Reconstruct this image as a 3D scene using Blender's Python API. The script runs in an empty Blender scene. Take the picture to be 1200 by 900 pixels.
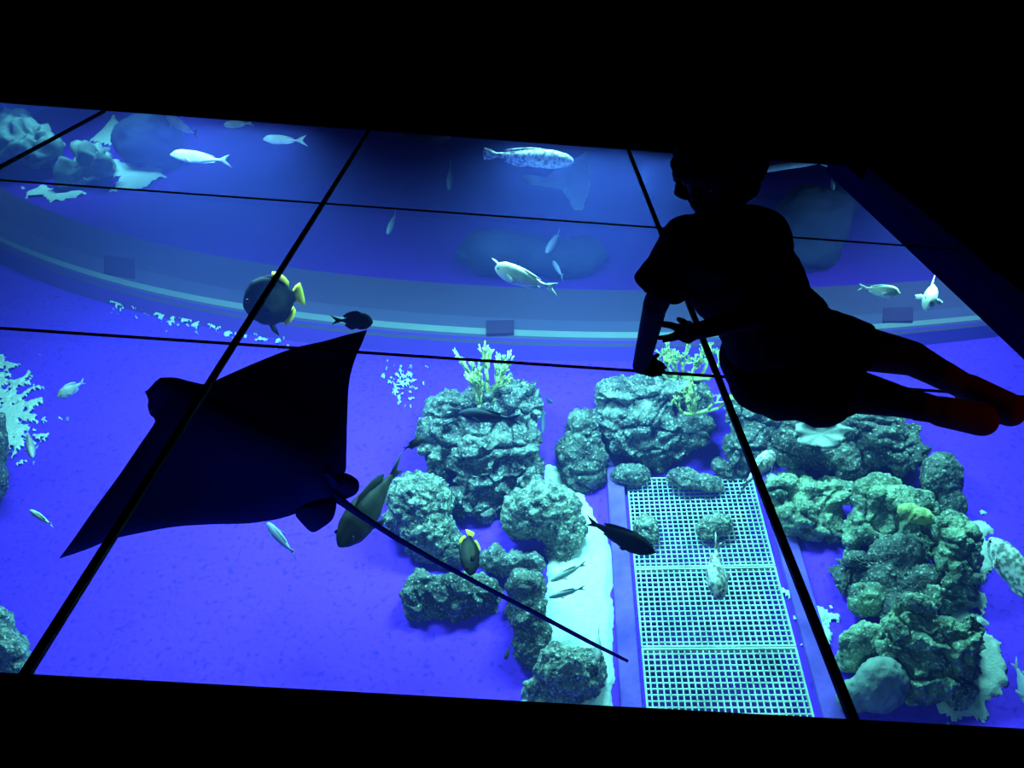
import bpy, bmesh, math, random
import numpy as np
from mathutils import Vector, Matrix, noise
from mathutils.geometry import delaunay_2d_cdt

random.seed(7)
SC = bpy.context.scene
COL = SC.collection

# ------------------------------------------------------------------ camera model (1200 x 900 frame)
F_PX, TH, RO, PS, HC = 900.0, .575, .0841, .0328, 1.1
CAM = Vector((0, 0, HC))

def cd(px, py):
    x = (px-600)/F_PX; y = -(py-450)/F_PX
    c, s = math.cos(RO), math.sin(RO)
    x, y = c*x-s*y, s*x+c*y
    d = (x, math.cos(TH)+y*math.sin(TH), -math.sin(TH)+y*math.cos(TH))
    c, s = math.cos(PS), math.sin(PS)
    return Vector((c*d[0]+s*d[1], -s*d[0]+c*d[1], d[2]))

FWD = cd(600, 450)
RIGHT = cd(600+F_PX, 450)-FWD
UP = cd(600, 450-F_PX)-FWD

def atz(px, py, z):
    d = cd(px, py); return CAM+d*((z-HC)/d.z)
def aty(px, py, Y):
    d = cd(px, py); return CAM+d*(Y/d.y)
def atd(px, py, D): return CAM+cd(px, py)*D
def depth(P): return (P-CAM).dot(FWD)

# tank floor plane
FA = (RIGHT*(60/900)+UP*(750/900)+FWD).normalized()      # along the grating, away
FC = (RIGHT+UP*.0416-FWD*.1013)
FC = (FC-FA*FC.dot(FA)).normalized()                     # across the grating
FN = FC.cross(FA).normalized()
P0 = atd(845, 700, 5.06)
def fl(px, py, h=0.0):
    d = cd(px, py); return CAM+d*(((P0+FN*h-CAM).dot(FN))/d.dot(FN))
def G(P): return ((P-P0).dot(FC), (P-P0).dot(FA))
def FP(c, a, h=0.0): return P0+FC*c+FA*a+FN*h
def between(px, py, t):
    g = atz(px, py, -.05); f = fl(px, py); return g+(f-g)*t

# ------------------------------------------------------------------ helpers
def tag(o, label=None, cat=None, group=None, kind=None):
    if label: o['label'] = label
    if cat: o['category'] = cat
    if group: o['group'] = group
    if kind: o['kind'] = kind
    return o

def mesh_obj(name, verts, faces, mat=None, parent=None, smooth=True):
    me = bpy.data.meshes.new(name)
    me.from_pydata([tuple(v) for v in verts], [], faces)
    me.validate(); me.update()
    if mat: me.materials.append(mat)
    if smooth:
        me.polygons.foreach_set('use_smooth', [True]*len(me.polygons))
    o = bpy.data.objects.new(name, me); COL.objects.link(o)
    if parent: o.parent = parent
    return o

def bm_obj(name, bm, mat=None, parent=None, smooth=True):
    me = bpy.data.meshes.new(name); bm.to_mesh(me); bm.free()
    if mat: me.materials.append(mat)
    if smooth: me.polygons.foreach_set('use_smooth', [True]*len(me.polygons))
    o = bpy.data.objects.new(name, me); COL.objects.link(o)
    if parent: o.parent = parent
    return o

def empty(name, M):
    o = bpy.data.objects.new(name, None); COL.objects.link(o)
    o.empty_display_size = .1
    o.matrix_world = M
    return o

class MB:
    def __init__(s): s.v = []; s.f = []
    def add(s, V, Fs):
        n = len(s.v); s.v += [Vector(v) for v in V]; s.f += [tuple(i+n for i in f) for f in Fs]
    def box(s, lo, hi, fn=None):
        x0, y0, z0 = lo; x1, y1, z1 = hi
        V = [Vector(p) for p in ((x0,y0,z0),(x1,y0,z0),(x1,y1,z0),(x0,y1,z0),(x0,y0,z1),(x1,y0,z1),(x1,y1,z1),(x0,y1,z1))]
        if fn: V = [fn(*v) for v in V]
        s.add(V, [(3,2,1,0),(4,5,6,7),(0,1,5,4),(1,2,6,5),(2,3,7,6),(3,0,4,7)])
    def tube(s, pts, rads, n=8):
        rings = []; prev = None
        for i, p in enumerate(pts):
            p = Vector(p)
            t = (Vector(pts[min(i+1, len(pts)-1)])-Vector(pts[max(i-1, 0)])).normalized()
            if prev is None:
                a = t.orthogonal().normalized()
            else:
                a = (prev-t*prev.dot(t)).normalized()
            prev = a; b = t.cross(a)
            rings.append([p+(a*math.cos(k*2*math.pi/n)+b*math.sin(k*2*math.pi/n))*rads[i] for k in range(n)])
        V = [v for r in rings for v in r]; Fs = []
        for i in range(len(rings)-1):
            for k in range(n):
                k2 = (k+1) % n
                Fs.append((i*n+k, i*n+k2, (i+1)*n+k2, (i+1)*n+k))
        Fs.append(tuple(range(n-1, -1, -1))); Fs.append(tuple((len(rings)-1)*n+k for k in range(n)))
        s.add(V, Fs)
    def cone(s, p0, p1, r0, r1, n=16, round0=True, round1=True):
        """tapered limb with rounded or flat ends (a closed solid)"""
        p0, p1 = Vector(p0), Vector(p1); d = p1-p0; L = d.length; t = d/L if L > 1e-6 else Vector((0,0,1))
        a = t.orthogonal().normalized(); b = t.cross(a)
        prof = []
        if round0: prof += [(-r0*math.cos(q*math.pi/10), r0*math.sin(q*math.pi/10)) for q in range(1, 5)]
        prof += [(0, r0), (L, r1)]
        if round1: prof += [(L+r1*math.sin(q*math.pi/10), r1*math.cos(q*math.pi/10)) for q in range(1, 5)]
        V = []; Fs = []
        for (x, r) in prof:
            V += [p0+t*x+(a*math.cos(k*2*math.pi/n)+b*math.sin(k*2*math.pi/n))*r for k in range(n)]
        for i in range(len(prof)-1):
            for k in range(n):
                k2 = (k+1) % n; Fs.append((i*n+k, i*n+k2, (i+1)*n+k2, (i+1)*n+k))
        Fs.append(tuple(range(n-1, -1, -1))); Fs.append(tuple((len(prof)-1)*n+k for k in range(n)))
        s.add(V, Fs)
    def ellipsoid(s, c, ax, nu=16, nv=10):
        c = Vector(c); V = [c+ax[2]]; Fs = []
        for j in range(1, nv):
            th = math.pi*j/nv
            for k in range(nu):
                ph = 2*math.pi*k/nu
                V.append(c+ax[0]*(math.sin(th)*math.cos(ph))+ax[1]*(math.sin(th)*math.sin(ph))+ax[2]*math.cos(th))
        V.append(c-ax[2]); last = len(V)-1
        flip = ax[0].cross(ax[1]).dot(ax[2]) < 0
        for k in range(nu):
            k2 = (k+1) % nu
            Fs.append((0, 1+k, 1+k2)); Fs.append((last, 1+(nv-2)*nu+k2, 1+(nv-2)*nu+k))
            for j in range(nv-2):
                Fs.append((1+j*nu+k, 1+(j+1)*nu+k, 1+(j+1)*nu+k2, 1+j*nu+k2))
        if flip: Fs = [tuple(reversed(f)) for f in Fs]
        s.add(V, Fs)
    def obj(s, name, mat=None, parent=None, smooth=True):
        return mesh_obj(name, s.v, s.f, mat, parent, smooth)

def fused(mb, voxel, smooth_it=0, fac=.5):
    """fuses the overlapping solids in mb into one skin; returns (verts, faces)"""
    tmp = mb.obj('tmp')
    m = tmp.modifiers.new('r', 'REMESH'); m.mode = 'VOXEL'; m.voxel_size = voxel; m.adaptivity = 0
    if smooth_it:
        k = tmp.modifiers.new('s', 'SMOOTH'); k.iterations = smooth_it; k.factor = fac
    dg = bpy.context.evaluated_depsgraph_get(); dg.update()
    ev = tmp.evaluated_get(dg); me = ev.to_mesh()
    V = [v.co.copy() for v in me.vertices]; Fs = [tuple(p.vertices) for p in me.polygons]
    N = [v.normal.copy() for v in me.vertices]
    ev.to_mesh_clear()
    d = tmp.data; bpy.data.objects.remove(tmp); bpy.data.meshes.remove(d)
    return V, Fs, N

# ------------------------------------------------------------------ materials
def new_mat(name, rough=.6, spec=.3):
    m = bpy.data.materials.new(name); m.use_nodes = True
    b = m.node_tree.nodes['Principled BSDF']
    b.inputs['Roughness'].default_value = rough
    b.inputs['Specular IOR Level'].default_value = spec
    return m, m.node_tree, b

def plain(name, col, rough=.6, spec=.3):
    m, nt, b = new_mat(name, rough, spec)
    b.inputs['Base Color'].default_value = (*col, 1); return m

def noisy(name, stops, scale=5, detail=6, rough=.7, spec=.2, bump=0, bscale=30, coord='Object', distortion=0, bdist=.02, speck=None, sscale=55, nr=.5):
    m, nt, b = new_mat(name, rough, spec); N = nt.nodes; L = nt.links
    tc = N.new('ShaderNodeTexCoord'); n = N.new('ShaderNodeTexNoise')
    n.inputs['Scale'].default_value = scale; n.inputs['Detail'].default_value = detail; n.inputs['Distortion'].default_value = distortion
    L.new(tc.outputs[coord], n.inputs['Vector'])
    n.inputs['Roughness'].default_value = nr
    r = N.new('ShaderNodeValToRGB'); el = r.color_ramp.elements
    while len(el) < len(stops): el.new(.5)
    for e, (p, c) in zip(el, stops): e.position = p; e.color = (*c, 1)
    L.new(n.outputs['Fac'], r.inputs['Fac']); L.new(r.outputs['Color'], b.inputs['Base Color'])
    if speck:
        n3 = N.new('ShaderNodeTexNoise'); n3.inputs['Scale'].default_value = sscale; n3.inputs['Detail'].default_value = 3
        L.new(tc.outputs[coord], n3.inputs['Vector'])
        r3 = N.new('ShaderNodeValToRGB'); r3.color_ramp.elements[0].position = .56; r3.color_ramp.elements[1].position = .70
        L.new(n3.outputs['Fac'], r3.inputs['Fac'])
        mx = N.new('ShaderNodeMix'); mx.data_type = 'RGBA'
        L.new(r3.outputs['Color'], mx.inputs[0]); L.new(r.outputs['Color'], mx.inputs[6]); mx.inputs[7].default_value = (*speck, 1)
        L.new(mx.outputs[2], b.inputs['Base Color'])
    if bump:
        n2 = N.new('ShaderNodeTexNoise'); n2.inputs['Scale'].default_value = bscale; n2.inputs['Detail'].default_value = 8
        L.new(tc.outputs[coord], n2.inputs['Vector'])
        bp = N.new('ShaderNodeBump'); bp.inputs['Strength'].default_value = bump; bp.inputs['Distance'].default_value = bdist
        L.new(n2.outputs['Fac'], bp.inputs['Height']); L.new(bp.outputs['Normal'], b.inputs['Normal'])
    return m

M = {}
M['floor_paint'] = noisy('blue_pool_paint', [(0, (.13,.022,.66)), (.40, (.17,.030,.88)), (1, (.20,.038,.95))], 1.1, 10, .8, .1, .25, 18, speck=(.085,.02,.62), sscale=26, nr=.6)
M['far_dimmed_paint'] = noisy('far_dimmed_blue', [(.3, (.10,.014,.36)), (.7, (.14,.018,.50))], .8, 6, .85, .05)  # tank blue with the far dimness put into the colour
M['curb_paint'] = noisy('curb_paint', [(.3, (.12,.06,.36)), (.6, (.20,.09,.55)), (1, (.26,.12,.65))], 6, 8, .8, .05, .3, 25)
M['ledge'] = noisy('ledge_concrete', [(.2, (.085,.058,.115)), (.8, (.10,.068,.13))], 1.2, 4, .9, .02)
M['ledge_light'] = noisy('ledge_lighter', [(.2, (.10,.078,.16)), (.8, (.12,.09,.18))], 1.5, 4, .9, .02)  # slightly lighter tone than the ledge concrete
M['ledge_lip'] = noisy('ledge_lip', [(.2, (.22,.24,.25)), (.8, (.28,.30,.30))], 2, 4, .8, .02)
M['ledge_skirt_shaded'] = plain('ledge_skirt_shaded', (.12,.03,.36), .8, .1)  # shadow under the lip is put into this dark blue
M['vent'] = plain('ledge_vent', (.07,.035,.085), .9, 0)
M['pit'] = noisy('drain_pit_shaded', [(.35, (.03,.012,.10)), (.7, (.12,.035,.42))], 3, 6, .9, .1)  # blue darkened in colour for the shade below the grating; patches are dirt
M['sand'] = noisy('coral_sand', [(.2, (.60,.66,.58)), (.7, (.78,.84,.74))], 25, 8, .95, .05, .5, 60)
M['rock'] = noisy('reef_rock', [(.3, (.03,.03,.04)), (.44, (.095,.10,.105)), (.56, (.19,.205,.19)), (.74, (.42,.44,.35))], 6, 12, .8, .3, 1.0, 26, distortion=.4, bdist=.05, speck=(.66,.72,.62), nr=.62)
M['rock_dark'] = noisy('dark_reef_rock', [(.3, (.03,.03,.035)), (.5, (.095,.10,.095)), (.75, (.26,.28,.22))], 5, 10, .85, .25, 1.0, 22, distortion=.3, bdist=.05, speck=(.5,.58,.45), nr=.6)
M['rock_moss'] = noisy('mossy_coral', [(.34, (.04,.045,.05)), (.48, (.16,.175,.155)), (.68, (.43,.48,.34))], 17, 8, .9, .3, 1.0, 48, bdist=.03, speck=(.75,.82,.68), nr=.6)
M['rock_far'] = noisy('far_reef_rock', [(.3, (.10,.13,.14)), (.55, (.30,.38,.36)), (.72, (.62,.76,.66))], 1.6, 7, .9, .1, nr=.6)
M['rock_pale'] = noisy('pale_coral', [(.3, (.26,.30,.28)), (.7, (.42,.47,.40))], 6, 6, .9, .1, .5, 30)
M['rock_brightened'] = noisy('brightened_reef_rock', [(.3, (.05,.06,.05)), (.44, (.17,.21,.15)), (.56, (.33,.42,.26)), (.74, (.62,.78,.42))], 6, 12, .8, .3, 1.0, 26, distortion=.4, bdist=.05, speck=(.8,.95,.7), nr=.62)  # greener rock, with extra light put into its brighter colour
M['rock_dim'] = noisy('haze_dimmed_rock', [(.3, (.03,.035,.07)), (.7, (.06,.07,.13))], 1.5, 5, .95, 0)  # distance haze and dimness put into the dark bluish colour
M['coral'] = noisy('branch_coral', [(.3, (.26,.32,.14)), (.7, (.62,.70,.26))], 12, 5, .8, .2, .5, 60)
M['grate'] = noisy('pale_grating', [(.3, (.24,.32,.28)), (.6, (.62,.72,.60))], 5, 8, .7, .2, nr=.65)
M['ray'] = noisy('ray_skin_hazed', [(.3, (.003,.004,.11)), (.7, (.005,.006,.16))], 3, 5, .9, .0)  # water haze over the dark ray is put into this blue
M['black'] = plain('black_rubber', (.004,.005,.006), .7, .1)
M['joint'] = plain('joint_silicone', (.012,.02,.02), .6, .15)
M['room'] = plain('dark_room_paint', (.012,.012,.02), .9, .05)
M['beam'] = plain('frame_blue', (.002,.0015,.05), .9, 0)
M['beam_top'] = plain('frame_dark', (.003,.007,.035), .9, 0)
M['fish_white'] = noisy('white_fish_skin', [(.35, (.60,.66,.52)), (.6, (.95,.95,.72))], 6, 4, .5, .4)
M['fish_grey'] = noisy('grey_fish_skin', [(.35, (.25,.26,.24)), (.6, (.48,.46,.40))], 8, 4, .5, .4)
M['fish_dim'] = plain('haze_dimmed_fish_skin', (.34,.34,.45), .6, .3)  # pale fish skin; far haze put into the dim bluish tone
M['fish_dark'] = plain('black_fish_skin', (.006,.006,.010), .7, .06)
M['fish_blue'] = plain('slate_fish_skin', (.05,.06,.09), .6, .2)
M['fish_olive'] = noisy('olive_fish_skin', [(.35, (.018,.018,.016)), (.65, (.045,.042,.03))], 8, 4, .6, .2)
M['fish_spot'] = noisy('speckled_fish_skin', [(.40, (.16,.17,.16)), (.5, (.55,.56,.48)), (.62, (.85,.85,.74))], 38, 3, .6, .3)
M['fish_yellow'] = plain('yellow_fin', (.95,.72,.05), .6, .2)
def angel_mat():
    m, nt, b = new_mat('angelfish_skin', .6, .12); N = nt.nodes; L = nt.links
    tc = N.new('ShaderNodeTexCoord'); mp = N.new('ShaderNodeMapping'); mp.inputs['Location'].default_value = (-.44, -.5, -.56)
    L.new(tc.outputs['Generated'], mp.inputs['Vector'])
    ln = N.new('ShaderNodeVectorMath'); ln.operation = 'MULTIPLY'; ln.inputs[1].default_value = (1, .15, 1.15); L.new(mp.outputs[0], ln.inputs[0])
    le = N.new('ShaderNodeVectorMath'); le.operation = 'LENGTH'; L.new(ln.outputs[0], le.inputs[0])
    r = N.new('ShaderNodeValToRGB'); el = r.color_ramp.elements; el.new(.5); el.new(.6)
    for e, (p, c) in zip(el, ((.0, (.03,.033,.024)), (.20, (.05,.053,.035)), (.34, (.012,.012,.014)), (.5, (.003,.003,.006)))): e.position = p; e.color = (*c, 1)
    L.new(le.outputs['Value'], r.inputs[0]); L.new(r.outputs[0], b.inputs['Base Color'])
    return m
M['fish_angel'] = angel_mat()
M['fish_sand'] = plain('sandy_fish_skin', (.40,.44,.40), .7, .2)
M['eye'] = plain('fish_eye', (.004,.004,.004), .2, .5)
M['mouth'] = plain('yellow_mouth', (.85,.62,.12), .6, .3)
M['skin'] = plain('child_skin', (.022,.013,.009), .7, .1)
M['hair'] = noisy('dark_hair', [(.3, (.004,.003,.003)), (.7, (.008,.006,.005))], 60, 4, .8, .1)
M['shorts'] = plain('black_shorts', (.006,.006,.008), .9, .05)
M['shirt'] = noisy('black_printed_shirt', [(.55, (.006,.006,.008)), (.66, (.05,.024,.02))], 9, 2, .9, .05)
M['sock'] = plain('sock', (.10,.05,.045), .9, .05)
M['shoe'] = plain('shoe', (.16,.06,.05), .8, .05)
M['eyewhite'] = plain('eye_white', (.2,.2,.2), .4, .3)

def glass_mat():
    m = bpy.data.materials.new('clear_floor_glass'); m.use_nodes = True; nt = m.node_tree; N = nt.nodes; L = nt.links
    N.clear(); o = N.new('ShaderNodeOutputMaterial'); t = N.new('ShaderNodeBsdfTransparent'); g = N.new('ShaderNodeBsdfGlossy'); x = N.new('ShaderNodeMixShader')
    t.inputs['Color'].default_value = (.97,.985,.99,1); g.inputs['Roughness'].default_value = .02
    f = N.new('ShaderNodeFresnel'); f.inputs['IOR'].default_value = 1.25
    ge = N.new('ShaderNodeNewGeometry'); sb = N.new('ShaderNodeMath'); sb.operation = 'SUBTRACT'; sb.inputs[0].default_value = 1; L.new(ge.outputs['Backfacing'], sb.inputs[1])
    mu = N.new('ShaderNodeMath'); mu.operation = 'MULTIPLY'; L.new(f.outputs[0], mu.inputs[0]); L.new(sb.outputs[0], mu.inputs[1])
    L.new(mu.outputs[0], x.inputs[0]); L.new(t.outputs[0], x.inputs[1]); L.new(g.outputs[0], x.inputs[2]); L.new(x.outputs[0], o.inputs['Surface'])
    return m
M['glass'] = glass_mat()

def water_mat(sc, ab):
    m = bpy.data.materials.new('tank_water'); m.use_nodes = True; nt = m.node_tree; N = nt.nodes; L = nt.links
    N.clear(); o = N.new('ShaderNodeOutputMaterial'); a = N.new('ShaderNodeVolumeAbsorption'); s = N.new('ShaderNodeVolumeScatter'); x = N.new('ShaderNodeAddShader')
    a.inputs['Color'].default_value = (.35,.72,.93,1); a.inputs['Density'].default_value = ab
    s.inputs['Color'].default_value = (.16,.18,.95,1); s.inputs['Density'].default_value = sc; s.inputs['Anisotropy'].default_value = .2
    L.new(a.outputs[0], x.inputs[0]); L.new(s.outputs[0], x.inputs[1]); L.new(x.outputs[0], o.inputs['Volume'])
    return m
M['water'] = water_mat(.042, .10)

# ------------------------------------------------------------------ room: glass floor, joints, dark surround
XS = [-3.07*HC, -1.856*HC, -.6427*HC, .5709*HC, 1.7079*HC]
YS = [.6879*HC, 1.643*HC, 2.647*HC, 3.6215*HC]
XR, YN, YF, XL = XS[-1], YS[0], YS[-1], XS[0]
JW = .0085; JC = .0042
k = 1
for i in range(4):
    for j in range(3):
        mb = MB(); mb.box((XS[i]+(JW if i else 0), YS[j]+(JC if j else 0), -.03), (XS[i+1]-(JW if i < 3 else 0), YS[j+1]-(JC if j < 2 else 0), 0))
        tag(mb.obj('window_%d' % k, M['glass'], smooth=False), 'clear glass floor pane between dark joints', 'window', kind='structure'); k += 1
k = 1
for i in (1, 2, 3):
    mb = MB(); mb.box((XS[i]-JW, YN, -.009), (XS[i]+JW, YF, .001))
    tag(mb.obj('trim_%d' % k, M['joint'], smooth=False), 'dark joint running away between glass floor panes', 'trim', kind='structure'); k += 1
for j in (1, 2):
    mb = MB()
    for i in range(4):
        mb.box((XS[i]+(JW if i else 0), YS[j]-JC, -.004), (XS[i+1]-(JW if i < 3 else 0), YS[j]+JC, .001))
    tag(mb.obj('trim_%d' % k, M['joint'], smooth=False), 'dark joint running across between glass floor panes', 'trim', kind='structure'); k += 1
# surround
mb = MB()
mb.box((-8, -4, -.06), (6, YN, .006)); mb.box((-8, YF, -.002), (6, 9, .006)); mb.box((XR, YN, -.07), (6, YF, .006)); mb.box((-8, YN, -.06), (XL, YF, .006))
tag(mb.obj('floor', M['room'], smooth=False), 'dark floor around the glass panels', 'floor', kind='structure')
mb = MB(); mb.box((XR, YN-.5, -.075), (XR+.25, YF+.5, -.071))
mb.box((XR, YN-.5, -.18), (XR+.25, YF+.5, -.075))
tag(mb.obj('trim_%d' % k, M['beam'], smooth=False), 'blue steel edge beam under the glass floor', 'trim', kind='structure'); k += 1
mb = MB(); mb.box((XR-.003, YN, -.07), (XR-.0005, YF, -.002))
tag(mb.obj('trim_%d' % k, M['beam_top'], smooth=False), 'dark edge strip beside the glass floor', 'trim', kind='structure'); k += 1
mb = MB(); mb.box((-8, YF+.25, .006), (6, YF+.45, .16))
tag(mb.obj('baseboard_back', M['room'], smooth=False), 'dark kerb beyond the glass floor', 'baseboard', kind='structure')
for nm, lo, hi in (('wall_back', (-8, 9, -.04), (6, 9.2, 3.2)), ('wall_left', (-8.2, -4, -.06), (-8, 9.2, 3.2)), ('wall_right', (6, -4, -.07), (6.2, 9.2, 3.2)), ('wall_front', (-8, -4.2, -.06), (6, -4, 3.2)), ('ceiling', (-8.2, -4.2, 3.2), (6.2, 9.2, 3.4))):
    mb = MB(); mb.box(lo, hi); tag(mb.obj(nm, M['room'], smooth=False), 'dark unlit room surface', nm.split('_')[0], kind='structure')

# ------------------------------------------------------------------ tank: floor, walls, pit, water
HC0, HC1, HA0, HA1 = -.535, .375, -1.5, 1.10
BX = (-16, 9, -5, 16)
mb = MB()
for c0, c1, a0, a1 in ((BX[0], HC0, BX[2], BX[3]), (HC1, BX[1], BX[2], BX[3]), (HC0, HC1, BX[2], HA0), (HC0, HC1, HA1, BX[3])):
    mb.box((c0, a0, -.5), (c1, a1, 0), lambda c, a, h: FP(c, a, h))
tag(mb.obj('floor_tank', M['floor_paint'], smooth=False), 'blue painted floor of the fish tank', 'floor', kind='structure')
mb = MB(); mb.box((HC0, HA0, -.5), (HC1, HA1, -.40), lambda c, a, h: FP(c, a, h))
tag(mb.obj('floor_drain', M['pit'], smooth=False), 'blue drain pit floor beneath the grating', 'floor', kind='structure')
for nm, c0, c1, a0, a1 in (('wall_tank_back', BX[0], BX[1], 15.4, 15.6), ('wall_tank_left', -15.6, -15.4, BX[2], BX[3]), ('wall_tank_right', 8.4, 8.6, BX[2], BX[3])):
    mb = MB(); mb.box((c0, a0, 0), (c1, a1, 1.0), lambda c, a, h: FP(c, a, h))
    tag(mb.obj(nm, M['far_dimmed_paint'], smooth=False), 'blue tank wall', 'wall', kind='structure')
mb = MB(); mb.box((-16.5, -1.5, -7.5), (10, 19, -.19))
tag(mb.obj('water', M['water'], smooth=False), 'blue water filling the tank under the glass', 'water', kind='structure')

# curbs beside the grating
def curb(name, c0, c1, h, label):
    bm = bmesh.new()
    n = 30; a0, a1 = -1.5, 1.3
    mb = MB()
    mb.box((c0, a0, 0), (c1, a1, h), lambda c, a, h: FP(c, a, h))
    o = mb.obj(name, M['curb_paint'], smooth=False); bm.free()
    b = o.modifiers.new('b', 'BEVEL'); b.width = .012; b.segments = 2
    return tag(o, label, 'trim', kind='structure')
curb('trim_8', -.70, -.575, .09, 'purple blue curb on the sand side of the grating')
curb('trim_9', .435, .58, .05, 'purple blue curb between the grating and the big reef')

# grating panels
def grating(a0, a1, label):
    c0, c1 = -.55, .39
    M0 = Matrix.Translation(FP((c0+c1)/2, (a0+a1)/2, 0)) @ Matrix((FC, FA, FN)).transposed().to_4x4()
    hw, hl = (c1-c0)/2, (a1-a0)/2-.003
    root = empty('floor_grating', M0)
    tag(root, label, 'grating', 'grating panels between the curbs')
    mb = MB(); nc = 25; na = max(4, round((a1-a0)/.0385))
    for i in range(1, nc):
        c = -hw+2*hw*i/nc; mb.box((c-.0042, -hl+.008, .018), (c+.0042, hl-.008, .030))
    for i in range(1, na):
        a = -hl+2*hl*i/na; mb.box((-hw+.008, a-.0042, .018), (hw-.008, a+.0042, .030))
    mb.obj('lattice', M['grate'], root, False)
    mb = MB()
    mb.box((-hw, -hl, 0), (-hw+.012, hl, .036)); mb.box((hw-.012, -hl, 0), (hw, hl, .036)); mb.box((-hw+.012, -hl, 0), (hw-.012, -hl+.012, .036)); mb.box((-hw+.012, hl-.012, 0), (hw-.012, hl, .036))
    mb.obj('frame', M['grate'], root, False)
grating(.219, 1.06, 'upper grating panel with two stones on it, under the big boulder')
grating(-.384, .219, 'middle grating panel with the mottled pale fish above its upper edge')
grating(-1.0, -.384, 'nearest grating panel, cut off by the dark floor edge')

# curved ledge
def circle_fit(pts):
    A = np.array([(2*x, 2*y, 1) for x, y in pts]); b = np.array([x*x+y*y for x, y in pts])
    s = np.linalg.lstsq(A, b, rcond=None)[0]; return s[0], s[1], math.sqrt(s[2]+s[0]**2+s[1]**2)
def curve_at(pts, h):
    out = []
    for p in pts:
        d = fl(p[0], p[1], h); out.append(G(d))
    return out
LIPLOW = [(0,305),(150,333),(287,366),(385,382),(500,400),(580,409),(730,413),(825,407),(1050,391),(1150,380)]
LIPTOP = [(0,289),(150,318),(287,350),(385,365),(500,382),(580,391),(730,395),(825,390),(1050,377),(1145,367)]
STRIPE = [(0,267),(120,297),(200,318),(285,335),(385,355),(500,371),(600,379),(740,381),(1050,365),(1130,357)]
TOPEDGE = [(0,232),(150,265),(300,300),(425,322),(500,333),(650,345),(755,346),(950,335),(1095,325)]
SKIRT = [(0,322),(150,352),(287,384),(385,399),(500,416),(580,426),(730,431),(825,425),(1050,406),(1150,394)]
def ring(pts, h):
    cx, cy, r = circle_fit(curve_at(pts, h)); return cx, cy, r
RS = [(ring(SKIRT, 0.0), 0.0), (ring(LIPLOW, .12), .12), (ring(LIPTOP, .17), .17), (ring(STRIPE, .19), .19), (ring(TOPEDGE, .24), .24)]
def ring_pt(k, px):
    """point on ring curve k in the vertical slice through pixel column px (at the ring's far/near crossing nearest the viewer)"""
    (cx, cy, r), h = RS[k]
    best = None
    for y in range(120, 520):
        pass
    return best
def arc(k, n=90):
    (cx, cy, r), h = RS[k]
    pts = []
    # angles measured at the circle's centre, spanning the same across-range on every curve
    for i in range(n+1):
        c = -11+18*i/n
        dx = c-cx; q = max(r*r-dx*dx, 0.0)
        sgn = -1 if cy > 0 and RS[1][0][1] > 2 else 1
        pts.append((c, cy+sgn*math.sqrt(q), h))
    return pts
print('RINGS', [(tuple(round(x, 2) for x in a), h) for a, h in RS])
ledge = empty('curved_ledge', Matrix.Translation(fl(600, 420)))
tag(ledge, 'long pale curved concrete ledge sweeping across the tank floor', 'ledge', kind='structure')
INV = Matrix.Translation(-fl(600, 420))
A = [arc(kk) for kk in range(5)]
def strip(name, P, Q, mat):
    n = len(P); V = [INV @ FP(*p) for p in P]+[INV @ FP(*p) for p in Q]
    o = mesh_obj(name, V, [(i, i+1, n+i+1, n+i) for i in range(n-1)], mat, ledge)
    return o
strip('skirt', A[0], A[1], M['ledge_skirt_shaded'])
def lerp(P, Q, t, drop=0): return [tuple(p[q]+(r_[q]-p[q])*t-(drop if q == 2 else 0) for q in range(3)) for p, r_ in zip(P, Q)]
L1, L2, L3 = lerp(A[2], A[1], .40), lerp(A[2], A[1], .60), lerp(A[2], A[1], .78)
strip('lip', L1, A[2], M['ledge_lip'])
strip('lip_shadow', L2, L1, M['ledge_light'])  # flat strip; shade below the lip is put into its colour
strip('groove_shade', L3, L2, M['ledge_skirt_shaded'])  # flat strip, not recessed; the shade of the gap is its colour
strip('foot_rail', A[1], L3, M['ledge'])
strip('lower_band', A[2], A[3], M['ledge_light'])
strip('upper_band', A[3], A[4], M['ledge'])
BACK = [(c, a+.02, -.02) for c, a, h in A[4]]
strip('back_face', A[4], BACK, M['ledge'])
def dimmed_far_floor():  # sheet added over the far floor, dimness painted in its colour
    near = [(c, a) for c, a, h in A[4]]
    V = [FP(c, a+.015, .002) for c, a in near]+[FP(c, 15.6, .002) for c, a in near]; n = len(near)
    o = mesh_obj('floor_far_dimmed', V, [(i, i+1, n+i+1, n+i) for i in range(n-1)], M['far_dimmed_paint'], None, False)
    tag(o, 'far tank floor beyond the curved ledge, dimness put into its darker blue', 'floor', kind='structure')
dimmed_far_floor()
for (x0, x1, yt, yb) in ((122, 158, 299, 320), (570, 602, 376, 391), (1035, 1070, 361, 377)):
    mb = MB()
    q = [fl(x0, yb+(6 if x0 < 300 else 0)-(6 if x0 < 300 else 0), .185), fl(x1, yb+(6 if x0 < 300 else -1), .185), fl(x1, yt+(5 if x0 < 300 else -1), .20), fl(x0, yt, .20)]
    q = [p+FN*.004 for p in q]; q2 = [p-FN*.03 for p in q]
    mb.add([INV @ p for p in q+q2], [(0,1,2,3),(7,6,5,4),(0,4,5,1),(1,5,6,2),(2,6,7,3),(3,7,4,0)])
    mb.obj('vent', M['vent'], ledge, False)

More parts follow.
